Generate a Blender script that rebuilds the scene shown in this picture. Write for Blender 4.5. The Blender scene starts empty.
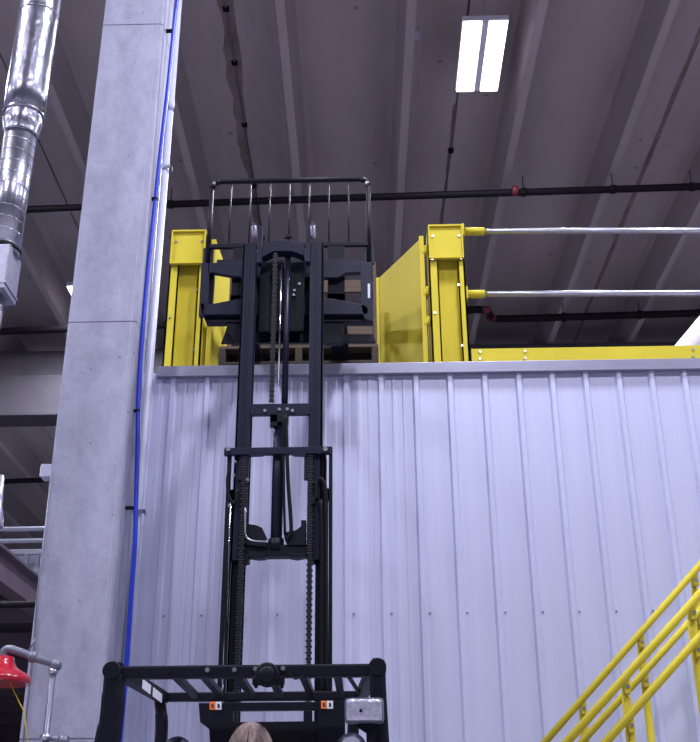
import bpy, bmesh, math, random
from mathutils import Vector, Matrix
random.seed(4)
C = bpy.context.scene.collection
PI = math.pi
# ------------------------------------------------------------------ camera
FPX, CX, CY = 1070.0, 350.0, 371.0
PITCH, YAW, ROLL = math.radians(24.6), 0.0212, 0.006
CAMZ = 1.5
cam_d = bpy.data.cameras.new('camera'); cam = bpy.data.objects.new('camera', cam_d); C.objects.link(cam)
cam_d.sensor_width = 36; cam_d.sensor_fit = 'HORIZONTAL'; cam_d.lens = FPX*36/700; cam_d.clip_end = 200
cam.rotation_mode = 'XYZ'
R = Matrix.Rotation(YAW, 4, 'Z') @ Matrix.Rotation(PI/2+PITCH, 4, 'X') @ Matrix.Rotation(-ROLL, 4, 'Z')
cam.matrix_world = Matrix.Translation((0, 0, CAMZ)) @ R
bpy.context.scene.camera = cam
R3 = R.to_3x3(); O = Vector((0, 0, CAMZ))
def ray(px, py): return R3 @ Vector(((px-CX)/FPX, -(py-CY)/FPX, -1))
def P(px, py, Y):
    d = ray(px, py); return O + d*(Y/d.y)
def PZ(px, py, z):
    d = ray(px, py); return O + d*((z-CAMZ)/d.z)
def proj(v):
    q = R3.transposed() @ (Vector(v)-O); return (CX+FPX*q.x/-q.z, CY-FPX*q.y/-q.z)
def RX(x0, x1, py, Y): return P(x0, py, Y).x, P(x1, py, Y).x
def ZZ(px, y0, y1, Y):
    a, b = P(px, y0, Y).z, P(px, y1, Y).z; return min(a, b), max(a, b)
# ------------------------------------------------------------------ materials
def mat(name, col, rough=.5, metal=0., noise=0., nscale=8., bump=0., bscale=40., stretch=(1,1,1), spec=.5, col2=None, coat=0.):
    m = bpy.data.materials.new(name); m.use_nodes = True
    nt = m.node_tree; b = nt.nodes['Principled BSDF']
    b.inputs['Base Color'].default_value = (*col, 1); b.inputs['Roughness'].default_value = rough
    b.inputs['Metallic'].default_value = metal; b.inputs['Specular IOR Level'].default_value = spec
    b.inputs['Coat Weight'].default_value = coat
    tc = nt.nodes.new('ShaderNodeTexCoord'); mp = nt.nodes.new('ShaderNodeMapping')
    mp.inputs['Scale'].default_value = stretch; nt.links.new(tc.outputs['Object'], mp.inputs['Vector'])
    if noise:
        n = nt.nodes.new('ShaderNodeTexNoise'); n.inputs['Scale'].default_value = nscale; n.inputs['Detail'].default_value = 6
        n.inputs['Roughness'].default_value = .65
        nt.links.new(mp.outputs[0], n.inputs['Vector'])
        r = nt.nodes.new('ShaderNodeValToRGB'); c2 = col2 or tuple(c*(1-noise) for c in col)
        r.color_ramp.elements[0].position = .34; r.color_ramp.elements[1].position = .66
        r.color_ramp.elements[0].color = (*c2, 1); r.color_ramp.elements[1].color = (*col, 1)
        nt.links.new(n.outputs['Fac'], r.inputs['Fac']); nt.links.new(r.outputs[0], b.inputs['Base Color'])
    if bump:
        n2 = nt.nodes.new('ShaderNodeTexNoise'); n2.inputs['Scale'].default_value = bscale; n2.inputs['Detail'].default_value = 4
        nt.links.new(mp.outputs[0], n2.inputs['Vector'])
        bp = nt.nodes.new('ShaderNodeBump'); bp.inputs['Strength'].default_value = bump; bp.inputs['Distance'].default_value = .01
        nt.links.new(n2.outputs['Fac'], bp.inputs['Height']); nt.links.new(bp.outputs[0], b.inputs['Normal'])
    return m
def emis(name, col, s):
    m = bpy.data.materials.new(name); m.use_nodes = True; b = m.node_tree.nodes['Principled BSDF']
    b.inputs['Emission Color'].default_value = (*col, 1); b.inputs['Emission Strength'].default_value = s
    b.inputs['Base Color'].default_value = (*col, 1)
    return m
M = {}
M['siding'] = mat('siding', (.57, .595, .80), .42, .15, noise=.05, nscale=6, stretch=(6, 6, .12), spec=.5)
M['cap'] = mat('cap_flashing', (.30, .30, .40), .4, .5, noise=.12, nscale=5, stretch=(1, 1, 8))
M['yellow'] = mat('yellow_paint', (.66, .55, .05), .62, 0, noise=.10, nscale=3, spec=.12)
M['yellow_dark'] = mat('yellow_hole', (.10, .07, .01), .6)
M['black'] = mat('black_paint', (.005, .005, .014), .5, 0, noise=.3, nscale=12, spec=.2)
M['navy'] = mat('dark_mast_paint', (.011, .012, .034), .42, 0., noise=.25, nscale=9, spec=.25)
M['rubber'] = mat('rubber', (.005, .005, .009), .6, 0, noise=.3, nscale=20, spec=.15)
M['chainm'] = mat('chain_steel', (.03, .028, .035), .45, .5, noise=.3, nscale=30)
M['chrome'] = mat('chrome', (.8, .8, .85), .12, 1.)
M['steel'] = mat('galvanised_steel', (.55, .56, .64), .3, .9, noise=.2, nscale=30)
M['greypipe'] = mat('grey_pipe', (.17, .18, .24), .4, .3, noise=.15, nscale=20)
M['galv_box'] = mat('galvanised_box', (.36, .36, .46), .45, .5, noise=.2, nscale=20)
M['duct'] = mat('spiral_duct', (.50, .50, .60), .28, .95, noise=.3, nscale=7, bump=.2, bscale=12)
M['foil'] = mat('foil_wrap', (.42, .42, .52), .27, .95, noise=.4, nscale=9, bump=.8, bscale=16, stretch=(1, 1, .5))
M['whitepipe'] = mat('white_pipe', (.50, .52, .66), .4, 0, noise=.08, nscale=6)
M['blue'] = mat('blue_hose', (.02, .05, .62), .35, 0, noise=.2, nscale=10)
M['darkpipe'] = mat('dark_pipe', (.010, .008, .012), .6, 0, noise=.3, nscale=9, spec=.15)
M['redpaint'] = mat('red_coupling', (.16, .02, .03), .45, 0)
M['red'] = mat('red_shower_head', (.42, .008, .025), .25, 0, coat=.5)
M['wood'] = mat('pallet_wood', (.045, .027, .018), .75, 0, noise=.5, nscale=6, stretch=(1, 8, 8), bump=.3)  # the load's shade is put into this dark brown
M['tan_wood'] = mat('tan_wood', (.12, .078, .05), .7, 0, noise=.45, nscale=6, stretch=(1, 8, 8), bump=.3)  # lighter copy of the same wood, painted for the edges that catch light
M['orange'] = mat('orange_label', (.85, .22, .04), .5)
M['white'] = mat('white_label', (.75, .76, .85), .5)
M['boxmetal'] = mat('grey_box', (.42, .42, .55), .5, .1)
M['ledgem'] = mat('ledge_concrete', (.13, .12, .145), .8, 0, noise=.25, nscale=1.5, bump=.2)  # girder concrete again, lightened to paint in a lit face below the shaded web
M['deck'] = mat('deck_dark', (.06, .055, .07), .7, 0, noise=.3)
M['beamsteel'] = mat('purple_brown_steel', (.15, .115, .145), .5, .1, noise=.25, nscale=5)
M['hair'] = mat('hair', (.30, .21, .19), .38, 0, noise=.6, nscale=14, stretch=(6, 6, 1), bump=.6, bscale=60)
M['skin'] = mat('skin', (.55, .33, .25), .5, 0, noise=.08)
M['shirt'] = mat('shirt', (.05, .06, .11), .8, 0, noise=.2)
M['trousers'] = mat('trousers', (.03, .035, .06), .85, 0, noise=.2)
M['lens'] = mat('lamp_lens', (.62, .60, .74), .2, .4, noise=.3, nscale=60, bump=.35, bscale=70)
M['led'] = emis('light_tube', (.93, .91, 1.), 5)
M['plastic'] = mat('white_wrap', (.75, .72, .75), .5, 0, noise=.15, nscale=12, bump=.5, bscale=10)
M['farwall'] = mat('far_wall', (.20, .20, .26), .7, 0, noise=.2, nscale=.6)
M['floor'] = mat('floor_concrete', (.42, .39, .44), .45, 0, noise=.2, nscale=1.2)
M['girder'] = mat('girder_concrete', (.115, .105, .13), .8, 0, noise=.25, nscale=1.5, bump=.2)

def concrete(name, col, dark, streak=False):
    m = mat(name, col, .75, 0, bump=.22, bscale=28)
    nt = m.node_tree; b = nt.nodes['Principled BSDF']; L = nt.links
    tc = nt.nodes.new('ShaderNodeTexCoord'); mp = nt.nodes.new('ShaderNodeMapping')
    L.new(tc.outputs['Object'], mp.inputs['Vector'])
    mp.inputs['Scale'].default_value = (1, 1, .5) if not streak else (1, .25, 1)
    n1 = nt.nodes.new('ShaderNodeTexNoise'); n1.inputs['Scale'].default_value = 11 if not streak else 1.1; n1.inputs['Detail'].default_value = 8; n1.inputs['Roughness'].default_value = .65
    L.new(mp.outputs[0], n1.inputs['Vector'])
    r1 = nt.nodes.new('ShaderNodeValToRGB'); r1.color_ramp.elements[0].position = .3; r1.color_ramp.elements[1].position = .62
    r1.color_ramp.elements[0].color = (*dark, 1); r1.color_ramp.elements[1].color = (*col, 1)
    L.new(n1.outputs['Fac'], r1.inputs['Fac'])
    # pits
    v = nt.nodes.new('ShaderNodeTexVoronoi'); v.inputs['Scale'].default_value = 9 if not streak else 2.2
    L.new(tc.outputs['Object'], v.inputs['Vector'])
    r2 = nt.nodes.new('ShaderNodeValToRGB'); r2.color_ramp.elements[0].position = .035; r2.color_ramp.elements[1].position = .09
    r2.color_ramp.elements[0].color = (.45, .45, .48, 1); r2.color_ramp.elements[1].color = (1, 1, 1, 1)
    L.new(v.outputs['Distance'], r2.inputs['Fac'])
    mx = nt.nodes.new('ShaderNodeMixRGB'); mx.blend_type = 'MULTIPLY'; mx.inputs['Fac'].default_value = .8
    L.new(r1.outputs[0], mx.inputs[1]); L.new(r2.outputs[0], mx.inputs[2]); L.new(mx.outputs[0], b.inputs['Base Color'])
    return m
M['column'] = concrete('column_concrete', (.345, .35, .46), (.255, .26, .355))
M['ceiling'] = concrete('ceiling_concrete', (.50, .45, .475), (.39, .35, .37), True)
M['stain'] = mat('brown_water_stain', (.30, .25, .26), .85, 0, noise=.4, nscale=2.5, col2=(.19, .15, .135))
# ------------------------------------------------------------------ mesh helpers
class MB:
    def __init__(s): s.bm = bmesh.new()
    def box(s, x0, x1, y0, y1, z0, z1, bev=0.):
        vs = [s.bm.verts.new((x, y, z)) for x in sorted((x0, x1)) for y in sorted((y0, y1)) for z in sorted((z0, z1))]
        F = [(0,1,3,2), (4,6,7,5), (0,4,5,1), (2,3,7,6), (0,2,6,4), (1,5,7,3)]
        fs = [s.bm.faces.new([vs[i] for i in f]) for f in F]
        if bev:
            es = list({e for f in fs for e in f.edges})
            bmesh.ops.bevel(s.bm, geom=es, offset=bev, segments=2, affect='EDGES', profile=.6)
        return s
    def prism(s, pts, d):
        """polygon pts (3D list) extruded by vector d"""
        d = Vector(d); a = [s.bm.verts.new(p) for p in pts]; b = [s.bm.verts.new(Vector(p)+d) for p in pts]
        n = len(pts); s.bm.faces.new(a); s.bm.faces.new(b[::-1])
        for i in range(n): s.bm.faces.new((a[i], b[i], b[(i+1) % n], a[(i+1) % n]))
        return s
    def tube(s, pts, r, seg=12, r2=None, cap=True):
        pts = [Vector(p) for p in pts]; n = len(pts); rings = []
        t0 = (pts[1]-pts[0]).normalized()
        up = Vector((0, 0, 1)) if abs(t0.z) < .9 else Vector((0, 1, 0))
        u = t0.cross(up).normalized(); v = t0.cross(u).normalized()
        for i, p in enumerate(pts):
            if i == 0: t = pts[1]-p
            elif i == n-1: t = p-pts[i-1]
            else: t = (pts[i+1]-p).normalized()+(p-pts[i-1]).normalized()
            t = t.normalized(); u = (u-t*u.dot(t)).normalized(); v = t.cross(u).normalized()
            rr = r[i] if isinstance(r, (list, tuple)) else r
            rings.append([s.bm.verts.new(p+(u*math.cos(a)+v*math.sin(a))*rr) for a in [2*PI*k/seg for k in range(seg)]])
        for A, B in zip(rings, rings[1:]):
            for k in range(seg):
                f = s.bm.faces.new((A[k], A[(k+1) % seg], B[(k+1) % seg], B[k])); f.smooth = True
        if cap: s.bm.faces.new(rings[0][::-1]); s.bm.faces.new(rings[-1])
        return s
    def lathe(s, c, axis, prof, seg=28):
        """prof list of (along, radius)"""
        c = Vector(c); a = Vector(axis).normalized()
        return s.tube([c+a*h for h, _ in prof], [max(r, 1e-4) for _, r in prof], seg) if len({round(h, 5) for h, _ in prof}) == len(prof) else s
    def sphere(s, c, r, sc=(1, 1, 1), seg=14):
        m = Matrix.Translation(c) @ Matrix.Diagonal((r*sc[0], r*sc[1], r*sc[2], 1))
        o = bmesh.ops.create_uvsphere(s.bm, u_segments=seg, v_segments=max(6, seg//2+2), radius=1, matrix=m)
        for v in o['verts']:
            for f in v.link_faces: f.smooth = True
        return s
    def bar(s, a, b, w, h):
        """rectangular bar from a to b, w horizontal-ish, h other"""
        a, b = Vector(a), Vector(b); t = (b-a).normalized()
        up = Vector((0, 0, 1)) if abs(t.z) < .95 else Vector((0, 1, 0))
        u = t.cross(up).normalized(); v = u.cross(t).normalized()
        pts = [a+u*(i*w/2)+v*(j*h/2) for i, j in ((-1, -1), (1, -1), (1, 1), (-1, 1))]
        return s.prism(pts, b-a)
    def build(s, name, m, parent=None, bevel=0., smooth=False):
        bmesh.ops.recalc_face_normals(s.bm, faces=s.bm.faces)
        me = bpy.data.meshes.new(name); s.bm.to_mesh(me); s.bm.free()
        o = bpy.data.objects.new(name, me); C.objects.link(o); me.materials.append(M[m] if isinstance(m, str) else m)
        if parent:
            o.parent = parent
            o.matrix_parent_inverse = Matrix.Translation(-world_loc(parent))
        if bevel:
            b = o.modifiers.new('bevel', 'BEVEL'); b.width = bevel; b.segments = 2; b.limit_method = 'ANGLE'
        return o
def world_loc(o):
    v = Vector(o.location)
    if o.parent: v = v + world_loc(o.parent) + o.matrix_parent_inverse.translation
    return v
def tag(o, label, cat, group=None):
    o['label'] = label; o['category'] = cat
    if group: o['group'] = group
    return o
def thing(name, label, cat, loc=(0, 0, 0), group=None):
    o = bpy.data.objects.new(name, None); C.objects.link(o); o.location = loc; o.empty_display_size = .1
    return tag(o, label, cat, group)
def struct(o): o['kind'] = 'structure'; return o
def curve_pts(pts, n=8):
    """Catmull-Rom through pts"""
    pts = [Vector(p) for p in pts]; q = [2*pts[0]-pts[1]]+pts+[2*pts[-1]-pts[-2]]; out = []
    for i in range(1, len(q)-2):
        for k in range(n):
            t = k/n; a, b, c, d = q[i-1:i+3]
            out.append(.5*((2*b)+(c-a)*t+(2*a-5*b+4*c-d)*t*t+(3*b-a-3*c+d)*t**3))
    return out+[pts[-1]]
# ================================================================== SETTING
WY = 6.12                                       # siding wall plane
DECK = P(345, 363.3, WY-.045).z                      # top of the cap
ZB, ZF = CAMZ+8.2, CAMZ+8.8                     # stem bottoms, flange underside
X0, X1, Y0, Y1 = -15., 15., -13., 34.
struct(MB().box(X0, X1, Y0, Y1, -.2, 0).build('floor', 'floor'))
struct(MB().box(X0-.3, X0, Y0, Y1, 0, ZF+.1).build('wall_left', 'farwall'))
struct(MB().box(X1, X1+.3, Y0, Y1, 0, ZF+.1).build('wall_right', 'farwall'))
struct(MB().box(X0, X1, Y0-.3, Y0, 0, ZF+.1).build('wall_rear', 'farwall'))
struct(MB().box(X0, X1, Y1, Y1+.3, 0, ZF+.1).build('wall_far', 'farwall'))

# ---- ceiling of double tees, slightly skewed to the siding
TA = 0.0136
def tee_x(px, py=0):
    p = PZ(px, py, ZB); return p.x*math.cos(TA)-p.y*math.sin(TA)*-1*-1 if False else (p.x*math.cos(TA)+p.y*math.sin(TA))
txs = [tee_x(278), tee_x(411), tee_x(548), tee_x(674)]
pitch = (txs[3]-txs[0])/3
bs = sum(txs[i]-i*pitch for i in range(4))/4
def tee_pt(x, y, z):      # tee frame -> world
    return Vector((x*math.cos(TA)-y*math.sin(TA), x*math.sin(TA)+y*math.cos(TA), z))
def rot_all(o):
    o.rotation_euler.z = TA; return o
# note: tee frame x axis = (cos, sin)
for k in range(-5, 6):
    xa = bs+(2*k-.5)*pitch                     # seam on the left of this double tee
    b = MB(); g = .012
    b.box(xa+g, xa+2*pitch-g, Y0-1, Y1+1, ZF, ZF+.12)
    for s in (0, 1):
        xc = bs+(2*k+s)*pitch
        sec = [(-.05, ZB), (.05, ZB), (.12, ZF-.06), (.19, ZF), (-.19, ZF), (-.12, ZF-.06)]
        b.prism([(xc+u, Y0-1, z) for u, z in sec], (0, Y1-Y0+2, 0))
    o = struct(rot_all(b.build('ceiling', 'ceiling')))
struct(rot_all(MB().box(X0-2, X1+2, Y0-1, Y1+1, ZF+.12, ZF+.3).build('ceiling', 'ceiling')))
# stains along two seams: irregular bands right under the flange
for sx, ya, yb, w in ((bs-.5*pitch, 7, 16, .22), (bs+1.5*pitch, 11, 16, .06), (bs+3.5*pitch, 8, 17, .06)):
    b = MB(); n = 60; L_, R_ = [], []; aa = .5; cc = .3
    rs = random.Random(int(sx*10)+50)
    for i in range(n+1):
        y = ya+(yb-ya)*i/n; aa = min(1, max(.2, aa+rs.uniform(-.14, .14))); cc = min(.5, max(.1, cc+rs.uniform(-.08, .08))); a = aa
        if i in (0, n): a = .05
        L_.append(b.bm.verts.new((sx-w*a, y, ZF-.002))); R_.append(b.bm.verts.new((sx+w*cc, y, ZF-.002)))
    for i in range(n): b.bm.faces.new((L_[i], L_[i+1], R_[i+1], R_[i]))
    o = b.build('ceiling', 'stain'); struct(rot_all(o))
# ---- girder across, under the tees
GY = P(345, 343, 1).z
d = ray(560, 343); GY = d.y/d.z*(ZB-CAMZ)
d = ray(30, 385); gz = CAMZ+d.z/d.y*GY
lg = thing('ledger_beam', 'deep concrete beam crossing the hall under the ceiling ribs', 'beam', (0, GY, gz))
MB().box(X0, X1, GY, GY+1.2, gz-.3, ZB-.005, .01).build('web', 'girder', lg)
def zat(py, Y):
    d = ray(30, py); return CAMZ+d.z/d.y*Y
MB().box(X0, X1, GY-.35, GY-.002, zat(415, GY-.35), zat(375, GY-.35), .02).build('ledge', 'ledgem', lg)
# ---- siding wall
px_r = [38, 72, 106.5, 140.5, 174.5, 208.6, 243, 277.5, 312, 346.5, 381, 415.6, 449.5, 484, 518, 551.3, 584.6, 617.8, 650.4, 683.2, 716, 749, 782, 815]
ribs = [P(p, 372, WY).x for p in px_r]
wx0 = -1.55
prof = [(wx0, 0)]
for i, x in enumerate(ribs):
    if x < wx0+.05: continue
    prof += [(x-.024, 0), (x-.013, -.021), (x+.013, -.021), (x+.024, 0)]
    if i+1 < len(ribs):
        w = ribs[i+1]-x
        for f in ((.36, .66) if px_r[i] < 400 else ()):
            c = x+w*f; prof += [(c-.016, 0), (c-.008, -.004), (c+.008, -.004), (c+.016, 0)]
wx1 = ribs[-1]+.1; prof.append((wx1, 0))
b = MB(); ztop = DECK-.03
fr = [b.bm.verts.new((x, WY+y, 0)) for x, y in prof]; ft = [b.bm.verts.new((x, WY+y, ztop)) for x, y in prof]
for i in range(len(prof)-1): b.bm.faces.new((fr[i], fr[i+1], ft[i+1], ft[i]))
bk = [b.bm.verts.new(v) for v in ((wx0, WY+.12, 0), (wx1, WY+.12, 0), (wx1, WY+.12, ztop), (wx0, WY+.12, ztop))]
b.bm.faces.new(bk[::-1]); b.bm.faces.new((fr[0], ft[0], bk[3], bk[0])); b.bm.faces.new((fr[-1], bk[1], bk[2], ft[-1]))
b.bm.faces.new(ft+[bk[2], bk[3]])
wall = struct(b.build('wall_front', 'siding'))
for p in wall.data.polygons: p.use_smooth = False
# screws on the siding
b = MB()
for pz in (612, 900):
    z = P(560, pz, WY).z if pz < 800 else .5
    for x in ribs:
        if x > wx0+.1: b.tube([(x+.035, WY+.001, z), (x+.035, WY-.006, z)], .0055, 8)
sc = b.build('screw', 'greypipe', wall); sc['label'] = 'row of small dark screw heads'
# cap flashing
zc0 = P(345, 373.5, WY-.05).z
b = MB().box(P(157, 370, WY-.05).x, wx1, WY-.045, WY+.2, zc0, DECK, .003)
struct(b.build('trim_1', 'cap'))
# deck behind the cap
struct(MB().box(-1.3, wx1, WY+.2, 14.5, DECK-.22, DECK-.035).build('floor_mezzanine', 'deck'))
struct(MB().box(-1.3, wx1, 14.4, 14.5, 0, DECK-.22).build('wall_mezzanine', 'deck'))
struct(MB().box(-1.32, -1.22, WY+.12, 14.5, 0, DECK-.22).build('wall_mezzanine', 'siding'))

# ================================================================== COLUMN
CYF = 5.68
cl, cr = [], []
xl = P(62, 371, CYF).x; xr = (P(106.5, 655, CYF).x+P(163.5, 25, CYF).x)/2
col = thing('concrete_column', 'tall pale grey concrete column rising in front of the corrugated wall', 'column', ((xl+xr)/2, CYF+.2, 0))
ch = .012
sec = [(xl+ch, CYF), (xr-ch, CYF), (xr, CYF+ch), (xr, 5.97), (xl, 5.97), (xl, CYF+ch)]
b = MB()
# three pours meeting in hairline joints
zj = [0, P(90, 738, CYF).z, P(90, 321.5, CYF).z, P(90, 25, CYF).z, ZB-.002]
for a, c in zip(zj, zj[1:]): b.prism([(x, y, a+.0) for x, y in sec], (0, 0, c-a-.007))
b.prism([(x*.98+(xl+xr)/2*.02, y+(.005 if y < 5.9 else -.005), 0) for x, y in sec], (0, 0, ZB-.003))
b.build('shaft', 'column', col)
b = MB(); b.box(xr-.035, xr-.032, CYF-.001, CYF+.01, .0, ZB-.1); b.build('form_seam', 'boxmetal', col)

# ---- blue hose and white pipe up the column side
def vpipe(pts, Y): return [P(x, y, Y) for x, y in pts]
hy = 5.80
hp = [(120, 742), (127, 660), (131, 600), (135, 542), (136, 500), (137.5, 450), (138, 411), (139.5, 378), (143.5, 320), (149, 260), (155.3, 200), (160.5, 150), (168, 85), (174.5, 20), (179, -20)]
pts = vpipe(hp, hy); pts = [Vector((pts[0].x-.02, hy, .3))]+pts+[Vector((pts[-1].x, hy, ZB-.3))]
hose = thing('air_hose', 'bright blue hose running up beside the concrete column', 'hose', (pts[0].x, hy, .3))
MB().tube(curve_pts(pts, 5), .0135, 10).build('tube', 'blue', hose)
for (x, y) in ((170, 31), (155, 199), (137, 411), (131.5, 508)):
    c = P(x+.5, y, hy); MB().box(xr-.002, c.x+.014, hy-.015, hy+.015, c.z-.006, c.z+.006).build('clip', 'rubber', hose)
wpy = 6.03
wp0, wp1 = P(134.5, 640, wpy), P(181.5, 10, wpy)
xw = P(149, 370, wpy).x
wp = thing('white_conduit_pipe', 'long white vertical pipe between the blue hose and the corrugated wall', 'pipe', (xw, wpy, 0))
b = MB().tube([(xw, wpy, .0), (xw, wpy, 2), (xw, wpy, ZB-.6)], .0265, 16)
b.build('pipe_run', 'whitepipe', wp)
for y in (106,):
    c = P(173 if y == 106 else 149.5, y, wpy); MB().tube([(xw, wpy, c.z-.05), (xw, wpy, c.z+.05)], .029, 16).build('coupling', 'whitepipe', wp)
for x, y in ((166, 169), (139, 513)):
    c = P(x, y, wpy); c.x = xw
    q = MB(); q.box(xr-.0, c.x+.05, wpy-.034, wpy-.028, c.z-.012, c.z+.012); q.box(c.x+.042, c.x+.05, wpy-.034, wpy+.02, c.z-.012, c.z+.012)
    q.box(xr, xr+.006, 5.9, wpy-.028, c.z-.012, c.z+.012); q.build('clamp', 'steel', wp)

# ---- small electrical box on the left face of the column
c = P(45.5, 474, CYF+.12)
eb = thing('junction_box', 'small pale grey junction box on the left side of the column', 'box', (xl, CYF+.12, c.z))
MB().box(c.x-.012, xl+.0, CYF+.06, CYF+.15, c.z-.036, c.z+.04, .004).build('housing', 'boxmetal', eb)
MB().box(c.x-.016, c.x-.012, CYF+.066, CYF+.144, c.z-.03, c.z+.034).build('cover_plate', 'white', eb)

# ================================================================== CEILING LIGHTS
FZ = CAMZ+8.22
fc = PZ(481, 57, FZ)
def fixture(loc, label):
    t = thing('ceiling_light', label, 'ceiling light', loc, 'paired strip lights under the ceiling')
    x, y, z = loc
    MB().box(x-.25, x+.25, y-.58, y+.58, z+.0, z+.07, .008).build('housing', 'white', t)
    MB().box(x-.035, x+.035, y-.57, y+.57, z-.016, z+.0, .004).build('centre_rib', 'white', t)
    for s in (-1, 1): MB().box(x+s*.14-.1, x+s*.14+.1, y-.57, y+.57, z-.02, z-.001, .004).build('diffuser', 'led', t)
    for s in (-1, 1): MB().tube([(x, y+s*.5, z+.07), (x, y+s*.5, ZF-.002)], .004, 6).build('hanger', 'steel', t)
    return t
def copy_tree(o, loc, label):
    r = o.copy(); C.objects.link(r); r.location = loc; r['label'] = label
    for c in o.children:
        d = c.copy(); C.objects.link(d); d.parent = r; d.matrix_parent_inverse = c.matrix_parent_inverse.copy()
    return r
fx = fixture((fc.x, fc.y, FZ), 'glowing twin strip ceiling light high above the yellow railings')
DX, DY = 6.45, 5.7
fl = PZ(66, 296, FZ)
for ry in (-2, -1, 0, 1, 2, 3):
    for rx in (-2, -1, 0, 1):
        loc = (fc.x+rx*DX, fc.y+ry*DY, FZ)
        if (rx, ry) == (-1, 1): loc = (fl.x+.34, fl.y+.25, FZ)
        if ry > 1 and rx > -1: continue
        if (rx, ry) != (0, 0) and not (ry == 1 and rx != -1):
            lab = 'glowing twin strip ceiling light peeking out left of the column' if (rx, ry) == (-1, 1) else 'glowing twin strip ceiling light high over the hall floor'
            copy_tree(fx, loc, lab)
        if ry == 1 and rx != -1: continue
        ld = bpy.data.lights.new('lamp', 'AREA'); ld.shape = 'RECTANGLE'; ld.size = .5; ld.size_y = 1.2
        ld.energy = 400 if ry < 1 else 220; ld.color = (.86, .865, 1.)
        lo = bpy.data.objects.new('lamp', ld); C.objects.link(lo); lo.location = (loc[0], loc[1], FZ-.05)
w = bpy.data.worlds.new('world'); bpy.context.scene.world = w; w.use_nodes = True
w.node_tree.nodes['Background'].inputs[0].default_value = (.5, .5, .7, 1); w.node_tree.nodes['Background'].inputs[1].default_value = .1

# ================================================================== CEILING PIPES
def ceiling_pipe(name, px, z, r, label, m='darkpipe', hang=(), ext=7.):
    pts = [PZ(x, y, zz) for (x, y), zz in zip(px, z if isinstance(z, list) else [z]*len(px))]
    a = pts[0]+(pts[0]-pts[1]).normalized()*ext; e = pts[-1]+(pts[-1]-pts[-2]).normalized()*ext
    pts = [a]+pts+[e]
    t = thing(name, label, 'pipe', pts[0])
    MB().tube(pts, r, 12).build('pipe_run', m, t)
    for x in hang:
        for p, q in zip(pts, pts[1:]):
            pa, pb = proj(p)[0], proj(q)[0]
            if pa <= x < pb:
                c = p.lerp(q, (x-pa)/(pb-pa))
                h = MB().tube([c-Vector((.03, 0, 0)), c+Vector((.03, 0, 0))], r*1.25, 12)
                h.tube([c, (c.x, c.y, ZB)], .006, 6); h.build('pipe_hanger', m, t)
    return t
PZ1 = CAMZ+7.95
p1 = ceiling_pipe('sprinkler_pipe', [(0, 210.5), (345, 198), (700, 186.5)], PZ1, .048, 'long dark pipe crossing the ceiling above the railings', hang=(172, 525, 614, 692))
c = PZ(515, 190.5, PZ1); MB().tube([c-Vector((.04, 0, 0)), c+Vector((.04, 0, 0))], .066, 12).build('coupling', 'redpaint', p1)
p2 = ceiling_pipe('sprinkler_pipe', [(0, 331.5), (158, 325.5), (478, 309.5), (488, 310.5), (492, 318.5), (505, 319), (700, 313)], [PZ1]*3+[PZ1-.0, PZ1-.0, PZ1, PZ1], .06, 'dark pipe with a red elbow crossing behind the railings', hang=(564, 640))
for q in ((486, 310), (491, 317.5)):
    c = PZ(*q, PZ1); MB().sphere(c, .075, (1.2, 1, .9)).build('coupling', 'redpaint', p2)
FP = CAMZ+7.9
ceiling_pipe('sprinkler_pipe', [(0, 481.5), (45, 480)], FP, .06, 'dark pipe under the far ceiling left of the column', ext=2)
ceiling_pipe('white_pipe', [(0, 418.5), (52, 417.5)], CAMZ+7.2, .028, 'thin pale pipe under the concrete beam left of the column', 'whitepipe', ext=2)
# conduit with clips running along the stained seam
cx_ = bs-.5*pitch+.02
t = thing('ceiling_conduit', 'thin pale conduit along the stained ceiling seam above the forklift mast', 'conduit', tee_pt(cx_, 8, ZF))
MB().tube([tee_pt(cx_, 7, ZF-.015), tee_pt(cx_, 15.6, ZF-.015)], .012, 8).build('conduit_run', 'greypipe', t)
for yy in (9.3, 10.2, 11.4, 12.8, 14.2):
    p = tee_pt(cx_, yy, ZF); MB().box(p.x-.035, p.x+.035, p.y-.03, p.y+.03, ZF-.035, ZF-.001).build('strap', 'rubber', t)
cx2 = bs+1.5*pitch
t = thing('ceiling_conduit', 'thin dark conduit on the ceiling seam below the glowing light', 'conduit', tee_pt(cx2, 10.4, ZF))
MB().tube([tee_pt(cx2, 10.6, ZF-.015), tee_pt(cx2, 16, ZF-.015)], .008, 8).build('conduit_run', 'greypipe', t)
p = tee_pt(cx2, 12., ZF); MB().box(p.x-.035, p.x+.035, p.y-.04, p.y+.04, ZF-.04, ZF-.001).build('strap', 'rubber', t)
cx3 = bs+1*pitch
t = thing('ceiling_bracket', 'small pale bracket on the ceiling rib right of the forklift mast', 'bracket', PZ(414, 34, ZB))
c = PZ(414, 34, ZB+.08); MB().box(c.x-.02, c.x+.06, c.y-.06, c.y+.06, c.z-.03, c.z+.05, .004).build('plate', 'boxmetal', t)

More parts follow.
